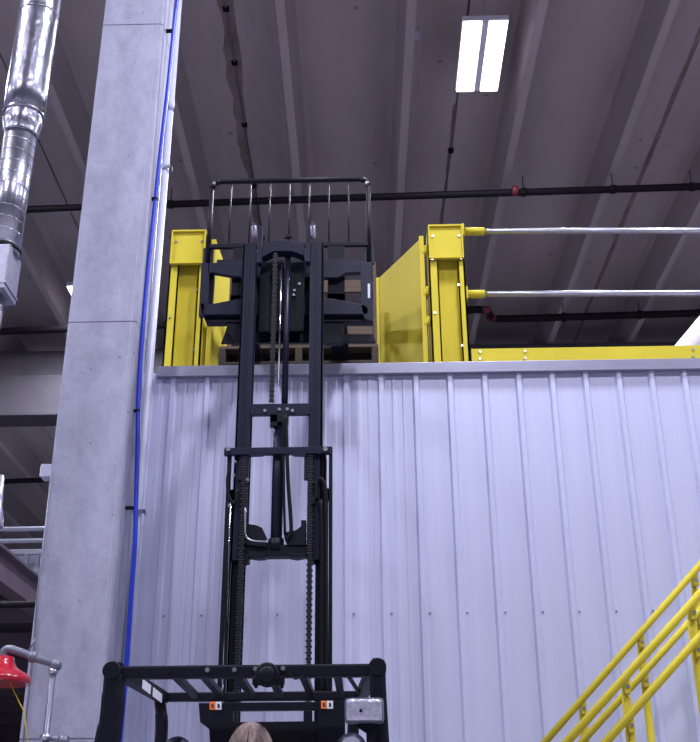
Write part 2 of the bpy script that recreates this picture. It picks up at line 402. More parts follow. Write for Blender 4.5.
# ================================================================== DUCT (left)
DYY = 5.0
dx1 = P(32, 60, DYY).x; r1 = (P(51.5, 60, DYY).x-P(12.5, 60, DYY).x)/2
duct = thing('silver_duct', 'silver foil wrapped round duct descending at the left edge', 'duct', (dx1, DYY, ZB-.6))
zt = ZF-.003; zk = P(28, 118, DYY).z
b = MB(); pr = []
n = 26
for i in range(n+1):
    z = zk+(zt-zk)*i/n; pr.append(((dx1, DYY, z), r1*(1+.012*math.sin(i*2.1)+.008*random.random())))
b.tube([p for p, _ in pr], [r for _, r in pr], 32); b.build('foil_wrapping', 'foil', duct)
zk2 = P(28, 137, DYY).z; r2 = r1*.76
b = MB(); pp, rr = [], []
for i in range(13):
    t_ = i/12; pp.append((dx1, DYY, zk+.02-(zk+.02-zk2)*t_)); rr.append(r1*(1.02-.04*math.sin(t_*9))*(1-t_)+r2*1.08*t_)
b.tube(pp, rr, 32); b.build('crimped_collar', 'foil', duct)
zs = P(15, 251, DYY).z
b = MB(); b.tube([(dx1-.0, DYY, zk2+.04), (dx1, DYY, zs-.03)], r2, 32)
sp = []; z = zk2
turns = int((zk2-zs)/.075)
for i in range(turns*16+1):
    a = 2*PI*i/16; sp.append((dx1+r2*math.cos(a), DYY+r2*math.sin(a), zk2-.075*i/16))
b.tube(sp, .0035, 5); b.build('spiral_pipe', 'duct', duct)
MB().tube([(dx1, DYY, zs-.01), (dx1, DYY, zs+.015)], r2*1.05, 32).build('band', 'rubber', duct)
zb1 = P(12, 300, DYY).z
q = MB().box(dx1-.12, dx1+r2*.8, DYY-.10, DYY+.1, zb1+.02, zs-.015, .004); q.box(dx1-.125, dx1+r2*.8+.006, DYY-.105, DYY+.105, zb1+.05, zb1+.062)
q.build('damper_box', 'galv_box', duct)
zend = P(0, 400, DYY).z
xs = P(1.5, 330, DYY).x
q = MB(); q.tube([(dx1-.02, DYY, zb1+.04), (dx1-.03, DYY, zend-1.2)], .062, 24); q.build('drop_pipe', 'duct', duct)
z = P(3, 347, DYY).z; MB().tube([(dx1-.025, DYY, z-.012), (dx1-.025, DYY, z+.012)], .07, 24).build('pipe_clamp', 'rubber', duct)
q = MB(); z = P(5, 308, DYY).z
q.bar((dx1-.02, DYY-.07, z+.1), (dx1+.03, DYY-.09, z-.05), .02, .01); q.build('handle', 'steel', duct)
z = P(40, 17, DYY).z; MB().tube([(dx1, DYY, z-.012), (dx1, DYY, z+.012)], r1*1.025, 32).build('tape_band', 'foil', duct)
# lower flared end visible at the very left edge
c = P(-6, 515, DYY)
q = MB().tube([(c.x, DYY, c.z-.06), (c.x, DYY, c.z-.05), (c.x, DYY, c.z+.03), (c.x, DYY, c.z+.2)], [.05, .052, .035, .025], 20)
q.build('nozzle', 'steel', duct)
q = MB().tube([(c.x, DYY, c.z+.2), (dx1-.03, DYY, zend-1.2)], .02, 12); q.build('connector', 'steel', duct)

# ================================================================== FAR LEFT MEZZANINE
mY = 11.
a = P(0, 586, 10.); zb = a.z
ta = P(0, 555, 10.).z
mz = thing('steel_floor_beam', 'purple brown steel beam of a raised floor left of the column', 'beam', (a.x, 10, 0))
b = MB(); ye = 26.; bx = a.x
b.box(bx-.01, bx+.01, 6.5, ye, zb, ta); b.box(bx-.09, bx+.09, 6.5, ye, zb-.012, zb+.012); b.box(bx-.09, bx+.09, 6.5, ye, ta-.012, ta+.012)
b.build('beam_web', 'beamsteel', mz)
for yy in (6.8, 12.8, 18.8, 25.5): MB().box(bx-.1, bx+.08, yy, yy+.16, 0, zb-.012).build('post', 'beamsteel', mz)
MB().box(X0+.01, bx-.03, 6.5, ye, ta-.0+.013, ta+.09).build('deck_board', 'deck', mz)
for k in range(10):
    yy = 8.+k*1.9; MB().box(X0+.3, bx-.011, yy, yy+.07, zb+.03, ta-.02).build('joist', 'beamsteel', mz)
# dark infill wall below that floor and pale panel above
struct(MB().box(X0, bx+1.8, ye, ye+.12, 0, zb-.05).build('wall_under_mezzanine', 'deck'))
t = thing('guard_rail', 'white two bar guard rail on the raised floor left of the column', 'railing', P(20, 545, 20))
for y in (529, 541):
    p, q = P(0, y+.3, 20.), P(40, y-.3, 20.); v = (q-p).normalized()
    MB().tube([p-v*4, q+v*1.], .045, 10).build('rail', 'whitepipe', t)
for dx in (-3.2, -1.6, .9):
    p = P(20, 529, 20.); MB().box(p.x+dx-.03, p.x+dx+.03, 19.97, 20.03, ta+.09, p.z).build('post', 'whitepipe', t)
zt_, zb_ = P(20, 553, 21.).z, ta+.095
t = thing('storage_bin', 'pale ribbed container on the raised floor left of the column', 'container', (P(20, 575, 21).x, 21, zb_))
x0 = P(8, 565, 21.).x
b = MB().box(x0, x0+1.6, 21, 22, zb_, zt_, .02)
for k in range(7): b.box(x0+.1+k*.22, x0+.18+k*.22, 20.96, 21.0, zb_+.05, zt_-.04)
b.build('body', 'boxmetal', t)
b = MB().box(x0-.05, x0+1.65, 20.94, 22.05, zt_-.04, zt_+.06, .01); b.build('rim', 'white', t)
# yellow rail beneath
t = thing('yellow_barrier', 'dim yellow barrier rail in the dark area left of the column', 'railing', P(15, 635, 14))
p, q = P(0, 636, 14.), P(36, 634, 14.); v = (q-p)
MB().tube([p-v*2, q+v*.7], .028, 8).build('rail', 'yellow', t)
for s in (-1.6, -.4, 1.5):
    c = p+v*s; MB().box(c.x-.04, c.x+.04, 13.96, 14.04, 0, c.z).build('post', 'yellow', t)
ceiling_pipe('sprinkler_pipe', [(0, 605), (38, 604)], zb-.35+.0, .03, 'thin dim pipe beneath the raised floor left of the column', ext=1)

# ================================================================== YELLOW GATE + RAILS
PY = 6.42
yz0 = DECK-.033
def post(name, pxl, pxr, pyt, label, flip=1):
    xa, xb = RX(pxl, pxr, 300, PY); z1 = P((pxl+pxr)/2, pyt, PY).z
    t = thing(name, label, 'post', ((xa+xb)/2, PY+.1, yz0), 'yellow gate posts on the mezzanine edge')
    w = xb-xa; zc = P((pxl+pxr)/2, pyt+32, PY).z
    # channel: two flanges and a recessed web
    b = MB()
    b.box(xa, xa+w*.27, PY, PY+.012, yz0, z1-.02); b.box(xb-w*.2, xb, PY, PY+.012, yz0, z1-.02)
    b.box(xa+w*.27-.01, xa+w*.27, PY, PY+.07, yz0, z1-.02); b.box(xb-w*.2, xb-w*.2+.01, PY, PY+.07, yz0, z1-.02)
    b.box(xa+w*.27, xb-w*.2, PY+.06, PY+.07, yz0, z1-.02)
    b.box(xa, xa+.012, PY, PY+.16, yz0, z1-.02); b.box(xb-.012, xb, PY, PY+.16, yz0, z1-.02)
    b.build('channel', 'yellow', t)
    b = MB().box(xa+.02*w, xb-.02*w, PY-.014, PY-.002, zc, z1-.012); b.box(xa+.02*w, xb-.02*w, PY-.03, PY+.18, z1-.012, z1)
    b.box(xa+.02*w, xa+.02*w+.01, PY-.03, PY-.002, zc-.0, z1-.01)
    b.box(xb-.02*w-.01, xb-.02*w, PY-.03, PY-.002, zc-.0, z1-.01); b.box(xa+.02*w, xb-.02*w, PY-.03, PY-.002, zc-.01, zc)
    b.build('cap_plate', 'yellow', t)
    for (fx_, fz) in ((.12, .45), (.8, .62), (.8, .25), (.12, .12), (.15, .93), (.88, .93), (.1, .78), (.9, .78)):
        x = xa+w*fx_; z = yz0+(z1-yz0)*fz; yb = PY-.014 if fz > .7 else PY
        MB().tube([(x, yb, z), (x, yb-.008, z)], .009, 8).build('bolt', 'steel', t)
    b = MB()
    for fx_ in (.08, .92):
        for k in range(3):
            x = xa+w*fx_; z = yz0+.06+k*.03; b.tube([(x, PY-.0005, z), (x, PY-.001, z)], .006, 8)
    b.build('bolt_hole', 'yellow_dark', t)
    return t, xa, xb, z1
lp, lxa, lxb, lz = post('gate_post', 167, 203.5, 232, 'yellow steel gate post left of the forklift mast, beside the white pipe')
rp, rxa, rxb, rz = post('gate_post', 430, 466.8, 226.5, 'yellow steel gate post right of the forklift mast, carrying the silver rails')
def leaf(hx, hy, fx_, fy, zt, label, s):
    t = thing('gate_leaf', label, 'gate', (hx, hy, yz0), 'solid yellow swing gate leaves')
    a, e = Vector((hx, hy, 0)), Vector((fx_, fy, 0)); v = (e-a).normalized(); nrm = Vector((v.y, -v.x, 0))*.012
    zb = yz0+.035
    q = [(a.x, a.y, zb), (e.x, e.y, zb), (e.x, e.y, zt), (a.x, a.y, zt)]
    MB().prism(q, nrm*1.4).build('panel', 'yellow', t)
    for c in (a, e):
        MB().box(c.x-.016, c.x+.016, c.y-.016, c.y+.016, zb-.01, zt+.008).build('edge_tube', 'yellow', t)
    for z in (zb+.03, zb+(zt-zb)*.42, zb+(zt-zb)*.62, zt-.11):
        b = MB().box(hx, hx+s*.06, hy-.02, hy+.01, z-.022, z+.022, .003); b.tube([(hx+s*.03, hy-.02, z-.035), (hx+s*.03, hy-.02, z+.035)], .011, 8)
        b.build('hinge', 'yellow', t)
    return t
LY = PY+.06
h = P(423, 238, LY); f_ = None
zt = h.z; d = ray(377.5, 279.5); fp = O+d*((zt-CAMZ)/d.z)
leaf(P(423.5, 300, LY).x-.0, LY, fp.x, fp.y, zt, 'yellow gate leaf right of the mast, swung back from the railing post', 1)
h2 = P(210, 243, LY); d = ray(229, 272); fp2 = O+d*((zt-CAMZ)/d.z)
leaf(P(211, 300, LY).x, LY, P(228.5, 290, fp.y).x, fp.y, zt, 'yellow gate leaf behind the left side of the load backrest', -1)
# grey strip between leaf and post
t = thing('white_sleeve', 'white plastic sleeve between right gate post and gate leaf', 'sleeve', P(430, 350, PY+.1))
c0, c1 = P(431.5, 352, PY+.12), P(430, 300, PY+.12); MB().tube([(c0.x, PY+.12, yz0+.03), (c0.x, PY+.12, c1.z)], .018, 12).build('tube', 'plastic', t)
# rails
def guard(y_l, y_r, label):
    p = P(470, y_l, PY+.05); q = P(700, y_r, PY+.05); v = (q-p).normalized()
    t = thing('guard_rail_pipe', label, 'railing', p, 'galvanised guard rails beside the gate')
    MB().tube([p, q+v*2.2], .0215, 16).build('pipe_run', 'steel', t)
    b = MB().tube([p-v*.035, p+v*.10], .029, 14); b.build('socket', 'yellow', t)
    MB().box(rxb-.004, rxb+.012, PY+.01, PY+.09, p.z-.05, p.z+.045, .004).build('flange', 'yellow', t)
    return t
guard(231.5, 230.5, 'upper galvanised rail running right from the yellow gate post')
guard(294.2, 293, 'lower galvanised rail running right from the yellow gate post')
xa = rxb+.01; z0 = yz0; z1 = (P(480, 348, PY).z+P(700, 346, PY).z)/2
t = thing('kick_plate', 'long yellow kick plate along the wall top beneath the silver rails', 'kick plate', (xa, PY, z0))
MB().box(xa, wx1, PY, PY+.012, z0, z1, .002).build('plate', 'yellow', t)
for px in (525, 693, 480):
    for py in (351.5, 358.5):
        c = P(px, py-(px-525)*.012, PY); MB().tube([(c.x, PY, c.z), (c.x, PY-.008, c.z)], .009, 8).build('bolt', 'steel', t)
# white wrapped roll
t = thing('wrapped_roll', 'white wrapped roll leaning above the kick plate at the right edge', 'roll', P(690, 345, 7.0))
a, e = P(684, 352, 7.2), P(716, 312, 7.2); k_ = (a.z-yz0-.09)/(e.z-a.z); a = a-(e-a)*k_; MB().tube([a, a.lerp(e, .5), e], [.07, .085, .075], 16).build('roll', 'plastic', t)

# ================================================================== LOAD
ly0, ly1 = 6.3, 7.03
pzt = P(300, 345, ly0).z
xa, xb = RX(219, 378.5, 350, ly0)
pal = thing('wooden_pallet', 'dark wooden pallet on the forks at the mezzanine edge', 'pallet', ((xa+xb)/2, 6.8, pzt-.145))
n = 7
for k in range(n):
    y = ly0+(ly1-ly0-.1)*k/(n-1); MB().box(xa, xb, y, y+.1, pzt-.02, pzt, .002).build('deck_board', 'tan_wood' if k == 0 else 'wood', pal)
for k in range(3):
    x = xa+(xb-xa-.045)*k/2; MB().box(x, x+.045, ly0, ly1, pzt-.115, pzt-.02, .002).build('stringer', 'wood', pal)
for k in range(3):
    y = ly0+(ly1-ly0-.1)*k/2; MB().box(xa, xb, y, y+.1, pzt-.135, pzt-.115, .002).build('bottom_board', 'wood', pal)
xa2, xb2 = RX(229, 376.5, 300, ly0+.03); cy0 = ly0+.03
cr_ = thing('wooden_crate', 'open wooden slatted crate sitting on the pallet behind the mast', 'crate', ((xa2+xb2)/2, 6.8, pzt))
ztop = P(374, 262, cy0).z
for x in (xa2, xb2-.022):
    for y in (cy0, ly1-.07): MB().box(x, x+.022, y, y+.05, pzt, ztop, .002).build('corner_post', 'tan_wood', cr_)
for (ya_, yb_) in ((279, 291), (322, 335)):
    za, zb_ = ZZ(350, ya_, yb_, cy0)
    for y in (cy0+.0, ly1-.07): MB().box(xa2+.023, xb2-.023, y+.012, y+.03, za, zb_, .002).build('slat', 'tan_wood', cr_)
    for x in (xa2+.024, xb2-.036): MB().box(x, x+.012, cy0+.055, ly1-.08, za, zb_).build('side_slat', 'wood', cr_)
MB().box(xa2+.03, xb2-.03, cy0+.3, cy0+.32, pzt+.001, P(350, 290, cy0).z).build('inner_panel', 'wood', cr_)

# ================================================================== FORKLIFT
MY = 5.3
fk = thing('forklift', 'black forklift with its mast fully raised in front of the corrugated wall', 'forklift', (P(245, 742, 4.4).x, 4.4, 0))
def bx(name, m, x0, x1, pyx, Y, y0, y1, pxz, dep, bev=.003, parent=fk):
    a, b_ = RX(x0, x1, pyx, Y); c_, d_ = ZZ(pxz, y0, y1, Y)
    return MB().box(a, b_, Y, Y+dep, c_, d_, bev).build(name, m, parent)
mcx = (P(237.6, 400, MY).x+P(323, 400, MY).x)/2
# fixed outer rails
def channel(xo, xi, Y, dep, z0, z1, open_dir):
    """C section: back flange seen from behind, open towards the other side"""
    b = MB(); w = .012
    a, c_ = (xo, xi)
    b.box(a, c_, Y, Y+w, z0, z1, .002); b.box(a, c_, Y+dep-w, Y+dep, z0, z1, .002)
    b.box(a, a+(w if c_ > a else -w), Y, Y+dep, z0, z1, .002)
    return b
zA = P(278, 452, MY+.03).z
la, lb = RX(229.7, 241.5, 600, MY+.03); ra, rb = RX(315.0, 325.3, 600, MY+.03)
om = channel(la, lb, MY+.03, .13, .12, zA, 1).build('outer_mast_rail', 'black', fk)
om = channel(rb, ra, MY+.03, .13, .12, zA, 1).build('outer_mast_rail', 'black', fk)
zB0, zB1 = P(278, 560, MY).z, P(283, 243.5, MY).z
la2, lb2 = RX(236.8, 250.8, 400, MY); ra2, rb2 = RX(308.5, 322.5, 400, MY)
for (o_, i_) in ((la2, lb2), (rb2, ra2)):
    b = channel(o_, i_, MY, .11, zB0, zB1, 1); mid = (o_+i_)/2
    b.box(mid-.004, mid+.004, MY-.006, MY+.001, zB0, zB1); b.build('inner_mast_rail', 'navy', fk)
# side lift cylinders: thin guard bars and chrome rods
for (t0, t1, c0, c1) in ((221.6, 225.0, 225.9, 229.3), (328.6, 332.2, 325.6, 328.4)):
    a, b_ = RX(t0, t1, 600, MY+.02); MB().box(a, b_, MY, MY+.05, .3, P(278, 447, MY).z, .002).build('side_bar', 'black', fk)
    a, b_ = RX(c0, c1, 600, MY+.05); x = (a+b_)/2
    z = P(278, 500, MY+.05).z
    cyl = MB().tube([(x, MY+.06, .4), (x, MY+.06, z)], abs(b_-a)/2, 12).build('side_cylinder', 'chrome', fk)
    MB().tube([(x, MY+.06, z), (x, MY+.06, z+.06)], abs(b_-a)/2+.006, 12).build('end_cap', 'black', cyl)
# cross bars
cb = bx('mast_crossbar', 'navy', 224, 330.5, 450, MY-.03, 447, 454, 278, .03)
for pl in ([(249, 453), (269, 453), (262, 455.5), (249, 456)], [(288, 453), (306, 453), (306, 456), (294, 455.5)]):
    MB().prism([P(x, y, MY-.03) for x, y in pl], (0, .02, 0)).build('gusset', 'navy', cb)
for x in (228.5, 325.5):
    c = P(x, 449.5, MY-.03); MB().tube([c, c-Vector((0, .01, 0))], .012, 10).build('bolt', 'steel', cb)
for s, x0, x1 in ((1, 239, 249), (1, 304, 313)):   # guide shoes below the crossbar
    bx('guide_shoe', 'navy', x0, x1, 465, MY-.015, 452, 480, 278, .02)
cb2 = bx('mast_crossbar', 'navy', 251, 310, 410, MY-.012, 403.5, 414.5, 283, .03)
for x, y in ((265, 411), (279.5, 409.8), (287.5, 409.5), (292.5, 411)):
    c = P(x, y, MY-.012); MB().tube([c, c-Vector((0, .01, 0))], .009, 10).build('bolt', 'steel', cb2)
bx('cylinder_bracket', 'black', 270, 288, 418, MY-.02, 414, 422, 283, .05)
cb3 = bx('mast_crossbar', 'black', 243, 313, 552, MY-.0, 544.5, 556, 278, .07)
def plate(name, pl, Y, dep, m, parent=fk):
    return MB().prism([P(x, y, Y) for x, y in pl], (0, dep, 0)).build(name, m, parent, .002)
plate('stop_block', [(246.5, 523.5), (256, 525), (262, 527.5), (268.5, 541), (268, 547), (246, 545)], MY-.01, .05, 'black')
plate('stop_block', [(301, 520), (306, 520), (306, 545), (287, 545), (284, 537), (286, 532), (296, 530), (301, 526)], MY-.01, .05, 'black')
plate('foot_plate', [(243, 556), (248.5, 556), (248.5, 561), (243, 561)], MY-.005, .08, 'black')
plate('foot_plate', [(306, 556), (314, 556), (314, 561), (308, 561)], MY-.005, .08, 'black')
plate('foot_plate', [(249, 553), (268, 553), (265, 557.5), (258, 558), (249, 556.5)], MY-.012, .06, 'black')
plate('foot_plate', [(287, 553), (306, 553), (306, 556), (297, 557.8), (289, 556.5)], MY-.012, .06, 'black')
# centre cylinder
xc = P(277.2, 500, MY+.03).x; z0, z1 = P(277, 549, MY+.03).z, P(279, 408, MY+.03).z
ce = MB().tube([(xc, MY+.03, z0), (xc, MY+.03, z1)], .030, 20).build('lift_cylinder', 'navy', fk)
MB().tube([(xc, MY+.03, z0-.01), (xc, MY+.03, z0+.05)], .040, 20).build('cylinder_foot', 'black', ce)
xc2 = P(286.2, 330, MY+.04).x; zt2 = P(286, 254, MY+.04).z
MB().tube([(xc2, MY+.04, z1-.05), (xc2, MY+.04, zt2)], .0175, 16).build('piston_tube', 'navy', ce)
xr_ = P(280.3, 320, MY+.03).x
MB().tube([(xr_, MY+.01, P(280, 386, MY).z), (xr_, MY+.01, P(281, 262, MY).z)], .0055, 10).build('piston_rod', 'chrome', ce)
# chains
def chain(xc, Y, z0, z1, w, name='lift_chain'):
    b = MB(); z = z0; k = 0
    b.box(xc-w*.18, xc+w*.18, Y-.003, Y+.003, z0, z1)
    while z < z1:
        ww = w/2 if k % 2 == 0 else w*.36
        b.box(xc-ww, xc+ww, Y-.009, Y+.009, z, z+.0105); z += .0145; k += 1
    return b.build(name, 'chainm', fk)
chain(P(239.6, 600, MY-.02).x, MY-.012, .5, P(241, 456, MY).z, .031)
chain(P(309.2, 600, MY-.02).x, MY-.012, .5, P(309, 456, MY).z, .031)
chain(P(273.5, 330, MY).x, MY-.004, P(273, 402, MY).z, P(274, 255, MY).z, .028)
bx('chain_anchor', 'black', 270, 277.5, 418, MY-.02, 412, 426, 283, .03)
# crosshead
chd = plate('crosshead', [(273, 240.5), (291.5, 240.5), (295, 242), (304, 244), (304, 255.5), (292, 251), (274, 251), (262, 257), (262, 246)], MY-.015, .07, 'navy')
plate('crosshead_lug', [(283, 234.5), (292, 234.5), (292, 238), (291, 238), (291, 237), (287, 237), (287, 238), (284, 237)], MY+.01, .02, 'black', chd)
bx('crosshead_plate', 'black', 261, 305, 250, MY+.085, 262, 330, 283, .02)
for (x0, x1, sx) in ((257.5, 262, 254.5), (305.5, 310, 313)):
    br = bx('pulley_bracket', 'navy', x0, x1, 245, MY-.02, 225, 262, 283, .05)
    c = P(sx, 232, MY)
    MB().tube([c-Vector((.012, 0, 0)), c+Vector((.012, 0, 0))], .038, 18).build('chain_pulley', 'boxmetal', br)
    MB().box(c.x-.006, c.x+.006, c.y-.05, c.y-.036, c.z-.01, c.z+.035).build('pulley_pin', 'chrome', br)
# dots between rails (fixings on the carriage centre)
for x, y in ((299.5, 284.5), (294.5, 291), (294, 295.5)):
    c = P(x, y, MY+.08); MB().tube([c, c-Vector((0, .012, 0))], .008, 8).build('bolt', 'steel', fk)
# hoses
def hosep(pl, Y, r, m='rubber', name='hydraulic_hose', dy=None):
    pts = [P(x, y, Y+(dy[i] if dy else 0)) for i, (x, y) in enumerate(pl)]
    return MB().tube(curve_pts(pts, 6), r, 10).build(name, m, fk)
hosep([(285.5, 415), (286.5, 440), (288, 480), (290.5, 515), (291, 532), (287, 540)], MY-.02, .010)
hosep([(283.5, 415), (283.6, 450), (284, 500), (285, 535)], MY-.02, .007)
hosep([(316.5, 500), (316.3, 486), (319, 479), (323, 481.5), (325.3, 490), (325.8, 520), (326, 600), (326, 700)], MY-.025, .011)
hosep([(313, 505), (315, 495), (316, 485), (313, 482)], MY-.03, .008)
hosep([(321, 500), (322, 540), (322, 620), (322, 700)], MY-.03, .010)
hosep([(229, 470), (227.5, 482), (229, 497), (235, 503), (237.5, 490)], MY-.03, .009)
hosep([(228.5, 500), (227, 560), (225.5, 640), (224, 700)], MY-.025, .006)
hosep([(245.3, 508), (245.2, 530), (246.5, 537), (252, 540.5), (262, 541.5), (268, 542)], MY-.035, .0045, 'steel', 'steel_tube')
for x, y in ((245.8, 511), (247.8, 480), (228, 481), (235, 462), (234, 476), (229.5, 506), (267.5, 541.5)):
    c = P(x, y, MY-.02); MB().tube([c, c-Vector((0, .012, 0))], .008, 8).build('fitting', 'steel', fk)
# carriage
KY = 5.46
def kplate(name, pl, m='navy', Y=KY, dep=.035, parent=fk): return plate(name, pl, Y, dep, m, parent)
kplate('carriage_top_bar', [(208, 263), (216.5, 262.5), (217, 259.5), (360, 259.5), (360, 272), (345, 273), (338, 277.5), (243, 277.5), (213, 272.5), (208, 273)])
kplate('carriage_bottom_bar', [(200, 303), (211, 304), (240, 298.5), (330, 298.5), (340, 300), (364, 305), (368, 308), (368, 314), (202, 314.5)])
kplate('carriage_end_plate', [(201.5, 262.5), (209.5, 263), (207.5, 314), (198.5, 316)])
ep = kplate('carriage_end_plate', [(360, 262), (371.5, 262), (373, 322), (364, 318), (361, 305)])
kplate('inner_end_plate', [(210, 273), (214.5, 273.5), (212.5, 303), (208, 303)], 'black', KY+.04)
kplate('lower_shelf', [(203, 314.8), (372.5, 314.8), (372.5, 321.5), (206, 322)], 'black', KY+.03, .06)
lb_ = kplate('warning_label', [(367.6, 283.5), (370, 283.5), (370.2, 298), (367.8, 298)], 'white', KY-.004, .003, ep); lb_['label'] = 'narrow white label'
for x0, x1 in ((244, 322),):
    kplate('carriage_centre', [(243, 262), (322, 262), (322, 325), (243, 325)], 'black', KY+.03)
for pl in ([(229, 322), (243, 322), (243, 343), (236, 343), (225.5, 330)], [(322, 318), (344, 318), (342, 343), (324, 344)]):
    kplate('fork_shank', pl, 'black', KY+.04, .04)
for px in (237, 336):
    x = P(px, 335, KY).x; z = pzt-.085
    MB().prism([(x-.055, KY+.04, z-.02), (x-.055, KY+.04, z+.025), (x-.055, 6.55, z+.01), (x-.055, 6.6, z-.006)], (.11, 0, 0)).build('fork_blade', 'black', fk)
    MB().box(x-.05, x+.05, KY+.04, KY+.08, z-.02, z+.35).build('fork_shank', 'black', fk)
kplate('fork_carrier', [(229, 322), (343, 322), (343, 334), (373, 334), (376, 342), (221, 343)], 'black', KY+.075, .02)
# load backrest
bf = MB(); BY = KY+.05
zt_ = P(290, 180.5, BY).z; xa_, xb_ = P(210.5, 215, BY).x, P(368.5, 215, BY).x; r_ = .05
pts = [(xa_, BY, P(209, 262, BY).z), (xa_, BY, zt_-r_), (xa_+r_*.3, BY, zt_-r_*.3), (xa_+r_, BY, zt_), (xb_-r_, BY, zt_), (xb_-r_*.3, BY, zt_-r_*.3), (xb_, BY, zt_-r_), (xb_, BY, P(370, 262, BY).z)]
for p, q in zip(pts, pts[1:]): bf.tube([p, q], .0135 if abs(p[2]-q[2]) > .3 else .0165, 10)
bf = bf.build('backrest_frame', 'black', fk)
z = P(290, 245.5, BY).z; MB().box(xa_, xb_, BY-.012, BY+.012, z-.014, z+.014, .003).build('backrest_crossbar', 'black', bf)
for k in range(7):
    x = xa_+(xb_-xa_)*(k+1)/8; MB().tube([(x, BY, z), (x, BY, zt_)], .0048, 8).build('backrest_bar', 'navy', bf)
for x in (xa_, xb_): MB().box(x-.03, x+.03, BY-.0, BY+.02, P(209, 266, BY).z, P(209, 248, BY).z).build('backrest_bracket', 'navy', bf)
for x in (214, 366.5):
    c = P(x, 183.5, BY-.01); MB().sphere(c, .012).build('weld_knob', 'steel', bf)
# ---- overhead guard
GR, GF = 4.04, 4.9
zg = (ZZ(245, 664.5, 677, GR)); xgl, xgr = P(104, 672, GR).x, P(385, 672, GR).x
rb_o = MB().box(xgl+.03, xgr-.03, GR, GR+.05, zg[0], zg[1], .008).build('guard_rear_bar', 'black', fk)
for x, y in ((207.5, 670), (234.5, 670), (255.5, 669), (283, 668.5), (169, 671.5)):
    c = P(x, y, GR); MB().tube([c, c-Vector((0, .008, 0))], .0085, 12).build('bolt', 'steel' if x > 180 else 'black', rb_o)
def leg_poly(pl, Y, dep, m='black'):
    return plate('guard_leg', pl, Y, dep, m)
def leg_full(top_pts, Y, dep, xs, ground):
    pass
# rear legs: curved rounded pillars down to the counterweight
def pillar(cpts, w, d_, Y):
    b = MB(); prev = None
    pts = curve_pts([P(x, y, Y) for x, y in cpts], 5)
    pts.append(Vector((pts[-1].x-.02*(1 if pts[-1].x < mcx else -1), Y, .95)))
    n = len(pts); rings = []
    for i, p in enumerate(pts):
        t = (pts[min(i+1, n-1)]-pts[max(i-1, 0)]).normalized(); u = Vector((t.z, 0, -t.x)).normalized()
        if u.x < 0: u = -u
        f = w[min(i*len(w)//n, len(w)-1)]/2
        c = .012
        rings.append([b.bm.verts.new(v) for v in (p-u*f+Vector((0, c, 0)), p-u*(f-c), p+u*(f-c), p+u*f+Vector((0, c, 0)), p+u*f+Vector((0, d_-c, 0)), p+u*(f-c)+Vector((0, d_, 0)), p-u*(f-c)+Vector((0, d_, 0)), p-u*f+Vector((0, d_-c, 0)))])
    for A, B_ in zip(rings, rings[1:]):
        for k in range(8): b.bm.faces.new((A[k], A[(k+1) % 8], B_[(k+1) % 8], B_[k]))
    b.bm.faces.new(rings[0][::-1]); b.bm.faces.new(rings[-1])
    return b.build('guard_leg', 'black', fk)
pillar([(114.5, 661.5), (112.5, 672), (111, 690), (108.5, 718), (104, 742), (98, 770)], [.052, .066, .072, .078, .082], .09, GR-.015)
pillar([(378.5, 658.5), (377.5, 668), (378, 690), (379.5, 718), (381, 742), (383, 770)], [.046, .060, .060, .060, .066], .09, GR-.015)
for x, y, rr in ((112.5, 671, .034), (377.5, 667.5, .033)):
    c = P(x, y, GR); MB().tube([(c.x, GR-.022, c.z), (c.x, GR-.018, c.z), (c.x, GR+.08, c.z)], [rr*.9, rr, rr], 20).build('corner_knuckle', 'black', fk)
# side tubes
zfr = ZZ(260, 691.5, 700, GF); xfl, xfr = P(157, 700, GF).x, P(366, 700, GF).x
MB().box(xfl, xfr, GF, GF+.05, zfr[0]-.0, zfr[1], .006).build('guard_front_bar', 'black', fk)
zm = (zg[0]+zg[1])/2
for (xa_, xb2_) in ((xgl+.06, xfl+.02), (xgr-.045, xfr-.02)):
    MB().bar((xa_, GR+.03, zm+.0), (xb2_, GF+.03, (zfr[0]+zfr[1])/2), .045, .045).build('guard_side_bar', 'black', fk)
for px, pf in ((171, 197), (200, 222), (235, 253), (269, 280.5), (301, 312), (337, 341)):
    a = P(px, 677, GR+.03); e = P(pf, 698, GF+.03)
    MB().bar((a.x, GR+.03, zm+.005), (e.x, GF+.03, (zfr[0]+zfr[1])/2), .03, .022).build('guard_slat', 'black', fk)
a = P(349, 678, GR+.04); e = P(362, 697, GF); MB().bar((a.x, GR+.04, zm-.02), (e.x-.0, GF+.01, zfr[0]+.01), .012, .012).build('guard_brace', 'black', fk)
# front legs
for cp in ([(158.5, 700), (160, 712), (160.5, 727), (159.5, 745)], [(356, 700), (354, 712), (353, 727), (353, 745)]):
    pillar(cp, [.045, .05, .05], .06, GF)
# sticker strip inside left side bar
pa = P(133, 684, GR+.25)
for k, (f0, f1, m) in enumerate(((.30, .5, 'white'), (.56, .8, 'white'))):
    def sp_(f, dz): 
        y = GR+.03+(GF-GR)*f; x = (xgl+.06)*(1-f)+(xfl+.02)*f
        return Vector((x+.026, y, zm+dz))
    b = MB().prism([sp_(f0, -.018), sp_(f1, -.018), sp_(f1, .018), sp_(f0, .018)], (.002, 0, 0)); b.build('decal', m, fk)['label'] = 'white decal on the side bar'
